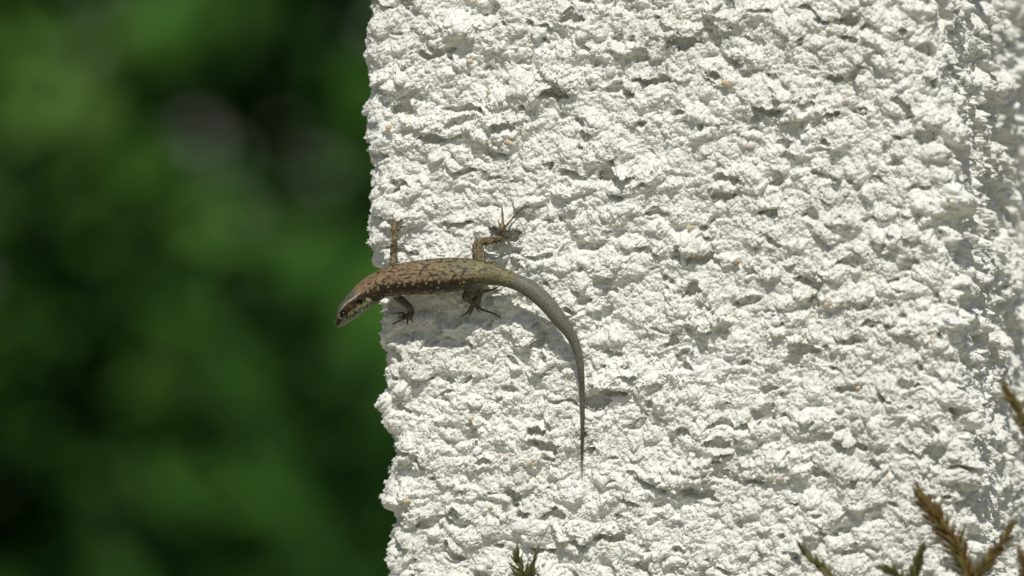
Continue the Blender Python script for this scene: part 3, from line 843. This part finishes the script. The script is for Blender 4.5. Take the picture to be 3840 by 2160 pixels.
def sprig(shrub, key, pix, off, rootp, spacing=0.00050, ang=38, size=1.0, rmax=0.0011, buds=True):
    """pix: tip first, then down to the lower frame edge; from there the stem runs on to the root."""
    vis = [P(x, y, o_) for (x, y), o_ in zip(pix, off)]
    last, prev = vis[-1], vis[-2]
    d = (last - prev); d /= np.linalg.norm(d)
    root = np.array(rootp)
    mids = [last + d * 0.05, last + (root - last) * 0.35 + d * 0.03, last + (root - last) * 0.7, root]
    path = catmull(vis + mids, 14)
    L = np.concatenate([[0], np.cumsum(np.linalg.norm(np.diff(path, axis=0), axis=1))])
    rad = np.interp(L, [0, 0.02, 0.1, L[-1]], [0.00025, 0.0006, rmax, 0.0030])
    stem = link('sprig', tube_mesh('sprig', path, rad), M_STEM, shrub)
    nvis = (len(vis) - 1) * 14
    Lvis = L[nvis] + 0.004
    pinv = Matrix.Translation(-Vector(shrub.location))
    Lk = 0.0; k = 0; far = []
    while Lk < min(0.24, L[-1] * 0.6):
        p = np.array([np.interp(Lk, L, path[:, c]) for c in range(3)])
        p2 = np.array([np.interp(max(0, Lk - 0.002), L, path[:, c]) for c in range(3)]); p3 = np.array([np.interp(Lk + 0.002, L, path[:, c]) for c in range(3)])
        t = Vector(p2 - p3).normalized()
        az = k * R(137.5) + random.uniform(-0.3, 0.3)
        e1 = t.orthogonal().normalized(); e2 = t.cross(e1)
        outd = e1 * math.cos(az) + e2 * math.sin(az)
        a = R(ang * min(1.0, 0.35 + Lk / 0.012) + random.uniform(-9, 9))
        dz = t * math.cos(a) + outd * math.sin(a)
        y = (outd - dz * outd.dot(dz)).normalized(); x = y.cross(dz)
        sc_ = size * random.uniform(0.8, 1.15) * (0.7 + 0.3 * min(1, Lk / 0.01))
        M = Matrix.Translation(Vector(p)) @ Matrix((x, y, dz)).transposed().to_4x4() @ Matrix.Scale(sc_, 4)
        me = needles[key][k % 3]
        if Lk < Lvis:
            o = bpy.data.objects.new('leaf', me); COL.objects.link(o); o.parent = stem
            o.matrix_parent_inverse = stem.matrix_parent_inverse.inverted() @ pinv if False else Matrix.Identity(4)
            o.matrix_basis = M
            Lk += spacing
        else:
            far.append((me, M)); Lk += spacing * 1.6
        k += 1
    return far

def finish_shrub(shrub, far, mt):
    if not far: return
    Vs, Fs, b = [], [], 0
    for me, M in far:
        c = np.empty(len(me.vertices) * 3, np.float32); me.vertices.foreach_get('co', c); c = c.reshape(-1, 3)
        Mn = np.array(M)
        Vs.append(c @ Mn[:3, :3].T + Mn[:3, 3])
        f = np.array([list(p.vertices) for p in me.polygons]); Fs.append(f + b); b += len(c)
    o = link('lower_needles', mesh_np('lower_needles', np.concatenate(Vs), np.concatenate(Fs), True), mt, shrub)
    o['kind'] = 'stuff'

gz = 0.0
rootR = P(3560, 1080, 0.075); rootR[2] = -0.01
shrubR = empty('heath_shrub', (rootR[0], rootR[1], 0.0))
tag(shrubR, 'brownish heath shrub with needle-leaved sprigs rising before the pillar\'s receding corner', 'shrub')
far = []
far += sprig(shrubR, 'b', [(3452, 1858), (3490, 1915), (3535, 1980), (3588, 2060), (3622, 2140), (3640, 2210)], [.030, .030, .031, .032, .034, .036], rootR, 0.00034, 44, 1.25)
far += sprig(shrubR, 'g', [(3008, 2056), (3060, 2105), (3108, 2160), (3140, 2210)], [.030, .031, .032, .034], rootR + np.array([-.012, 0, 0]), 0.00055, 26, 0.9)
far += sprig(shrubR, 'g', [(3318, 2130), (3370, 2160), (3410, 2210)], [.036, .036, .037], rootR + np.array([-.006, .004, 0]), 0.00042, 34, 1.0)
far += sprig(shrubR, 'g', [(3452, 2068), (3440, 2120), (3432, 2170), (3440, 2215)], [.028, .028, .029, .03], rootR + np.array([.004, .006, 0]), 0.00044, 30, 1.0)
far += sprig(shrubR, 'b', [(3790, 1975), (3755, 2045), (3705, 2110), (3672, 2165), (3665, 2215)], [.034, .034, .035, .036, .036], rootR + np.array([.006, -.004, 0]), 0.00048, 34, 1.0)
far += sprig(shrubR, 'b', [(3768, 1460), (3806, 1518), (3842, 1590), (3880, 1700), (3900, 1850)], [.036, .036, .037, .038, .04], rootR + np.array([.016, 0, 0]), 0.00048, 34, 1.0)
far += sprig(shrubR, 'b', [(3826, 2080), (3840, 2130), (3838, 2200)], [.034, .034, .035], rootR + np.array([.010, .006, 0]), 0.00046, 34, 1.0)
finish_shrub(shrubR, far, M_HEATH)
rootL = P(1990, 1080, 0.06); rootL[2] = -0.01
shrubL = empty('heath_shrub', (rootL[0], rootL[1], 0.0))
tag(shrubL, 'green heath sprig tip with dark leaves peeping up below the lizard\'s tail', 'shrub')
far = []
far += sprig(shrubL, 'g', [(1938, 2082), (1950, 2120), (1965, 2160), (1975, 2215)], [.022, .022, .023, .024], rootL, 0.00075, 40, 1.15)
far += sprig(shrubL, 'g', [(2004, 2092), (1996, 2130), (1988, 2170), (1985, 2215)], [.020, .020, .021, .022], rootL + np.array([.003, .002, 0]), 0.0013, 30, 0.95)
finish_shrub(shrubL, far, M_HEATHG)

# ================================================================== hedge behind, far out of focus
m, nt, bs = mat_new('hedge_leaf')
geo = node(nt, 'ShaderNodeNewGeometry')
atl = node(nt, 'ShaderNodeAttribute', attribute_name='tone')
r = ramp(nt, atl.outputs['Fac'], [(0.0, (.030, .085, .018)), (0.4, (.048, .140, .024)), (0.75, (.074, .190, .030)), (1.0, (.110, .215, .046))])
nt.links.new(r.outputs[0], bs.inputs['Base Color'])
bs.inputs['Roughness'].default_value = 0.6
atg = node(nt, 'ShaderNodeAttribute', attribute_name='waxy')
nt.links.new(atg.outputs['Fac'], bs.inputs['Specular IOR Level'])
tr = node(nt, 'ShaderNodeBsdfTranslucent'); mxs = node(nt, 'ShaderNodeMixShader'); mxs.inputs[0].default_value = 0.22
nt.links.new(r.outputs[0], tr.inputs['Color'])
nt.links.new(bs.outputs[0], mxs.inputs[1]); nt.links.new(tr.outputs[0], mxs.inputs[2])
nt.links.new(mxs.outputs[0], nt.nodes['Material Output'].inputs['Surface'])
M_LEAF = m
N = 46000
hx_ = rng.uniform(-2.9, 2.9, N); hy_ = 3.3 + 1.5 * rng.random(N); hz_ = rng.uniform(0.02, 2.3, N)
bulge = 0.30 * fbm(hx_ * 1.7, hz_ * 1.7, 77, 3)
hy_ = hy_ - bulge
keep = (fbm(hx_ * 3.2, hz_ * 3.2 + hy_ * 2.3, 78, 2) > -0.58) | (hy_ > 3.8)
keep &= hz_ < 2.05 + 0.3 * fbm(hx_ * 1.3, hy_ * 1.3, 79, 3)
hx_, hy_, hz_ = hx_[keep], hy_[keep], hz_[keep]; N = len(hx_)
size = rng.uniform(0.032, 0.066, N)
leaf = np.array([(0, 0, -1), (.36, .10, -.35), (.42, .12, .15), (0, .02, 1.05), (-.42, .12, .15), (-.36, .10, -.35), (0, -.02, -.35), (0, -.03, .15)])
lf = [np.array([(0, 1, 6), (0, 6, 5), (3, 7, 2), (3, 4, 7)]), np.array([(6, 1, 2, 7), (5, 6, 7, 4)])]
yaw = rng.normal(0, 1.0, N); pit_ = rng.normal(0.55, 0.55, N); rol = rng.uniform(0, 6.28, N)
def rotm(ax, a):
    c, s = np.cos(a), np.sin(a); o = np.ones_like(a); zz = np.zeros_like(a)
    if ax == 'x': M = [[o, zz, zz], [zz, c, -s], [zz, s, c]]
    if ax == 'y': M = [[c, zz, s], [zz, o, zz], [-s, zz, c]]
    if ax == 'z': M = [[c, -s, zz], [s, c, zz], [zz, zz, o]]
    return np.array(M).transpose(2, 0, 1)
RM = rotm('z', yaw) @ rotm('x', -pit_) @ rotm('y', rol)
LVt = np.einsum('nij,kj->nki', RM, leaf) * size[:, None, None] + np.stack([hx_, hy_, hz_], 1)[:, None]
k8 = (np.arange(N) * 8)[:, None, None]
hm = mesh_np('crown', LVt.reshape(-1, 3), [(lf[0][None] + k8).reshape(-1, 3), (lf[1][None] + k8).reshape(-1, 4)], True)
is_wax = rng.random(N) < 0.07
tone = np.clip(0.35 * is_wax + 0.45 + 0.5 * fbm(hx_ * 2.0, hz_ * 2.0, 80, 2) + rng.normal(0, 0.16, N), 0, 1)  # waxy leaves also lightened in colour, so their glints turn pale green
at = hm.attributes.new('tone', 'FLOAT', 'POINT'); at.data.foreach_set('value', np.repeat(tone, 8).astype(np.float32))
waxy = np.where(is_wax, 0.26, 0.05)
at = hm.attributes.new('waxy', 'FLOAT', 'POINT'); at.data.foreach_set('value', np.repeat(waxy, 8).astype(np.float32))
hedge = empty('hedge', (0, 4.0, 0))
tag(hedge, 'dense dark green leafy hedge out of focus behind the pillar', 'hedge')
o = link('crown', hm, M_LEAF, hedge); o['kind'] = 'stuff'
M_BARK = stone_mat('hedge_bark', (.032, .032, .018), 0.9)
for i in range(11):
    x = -2.75 + 0.55 * i + random.uniform(-0.15, 0.15); y = 4.1 + random.uniform(-0.2, 0.2)
    pts = [(x + random.uniform(-.06, .06) * k, y + random.uniform(-.04, .04) * k, -0.05 + 0.31 * k) for k in range(7)]
    c = catmull(pts, 5)
    link('trunk', tube_mesh('trunk', c, np.linspace(0.035, 0.008, len(c)), 8), M_BARK, hedge)
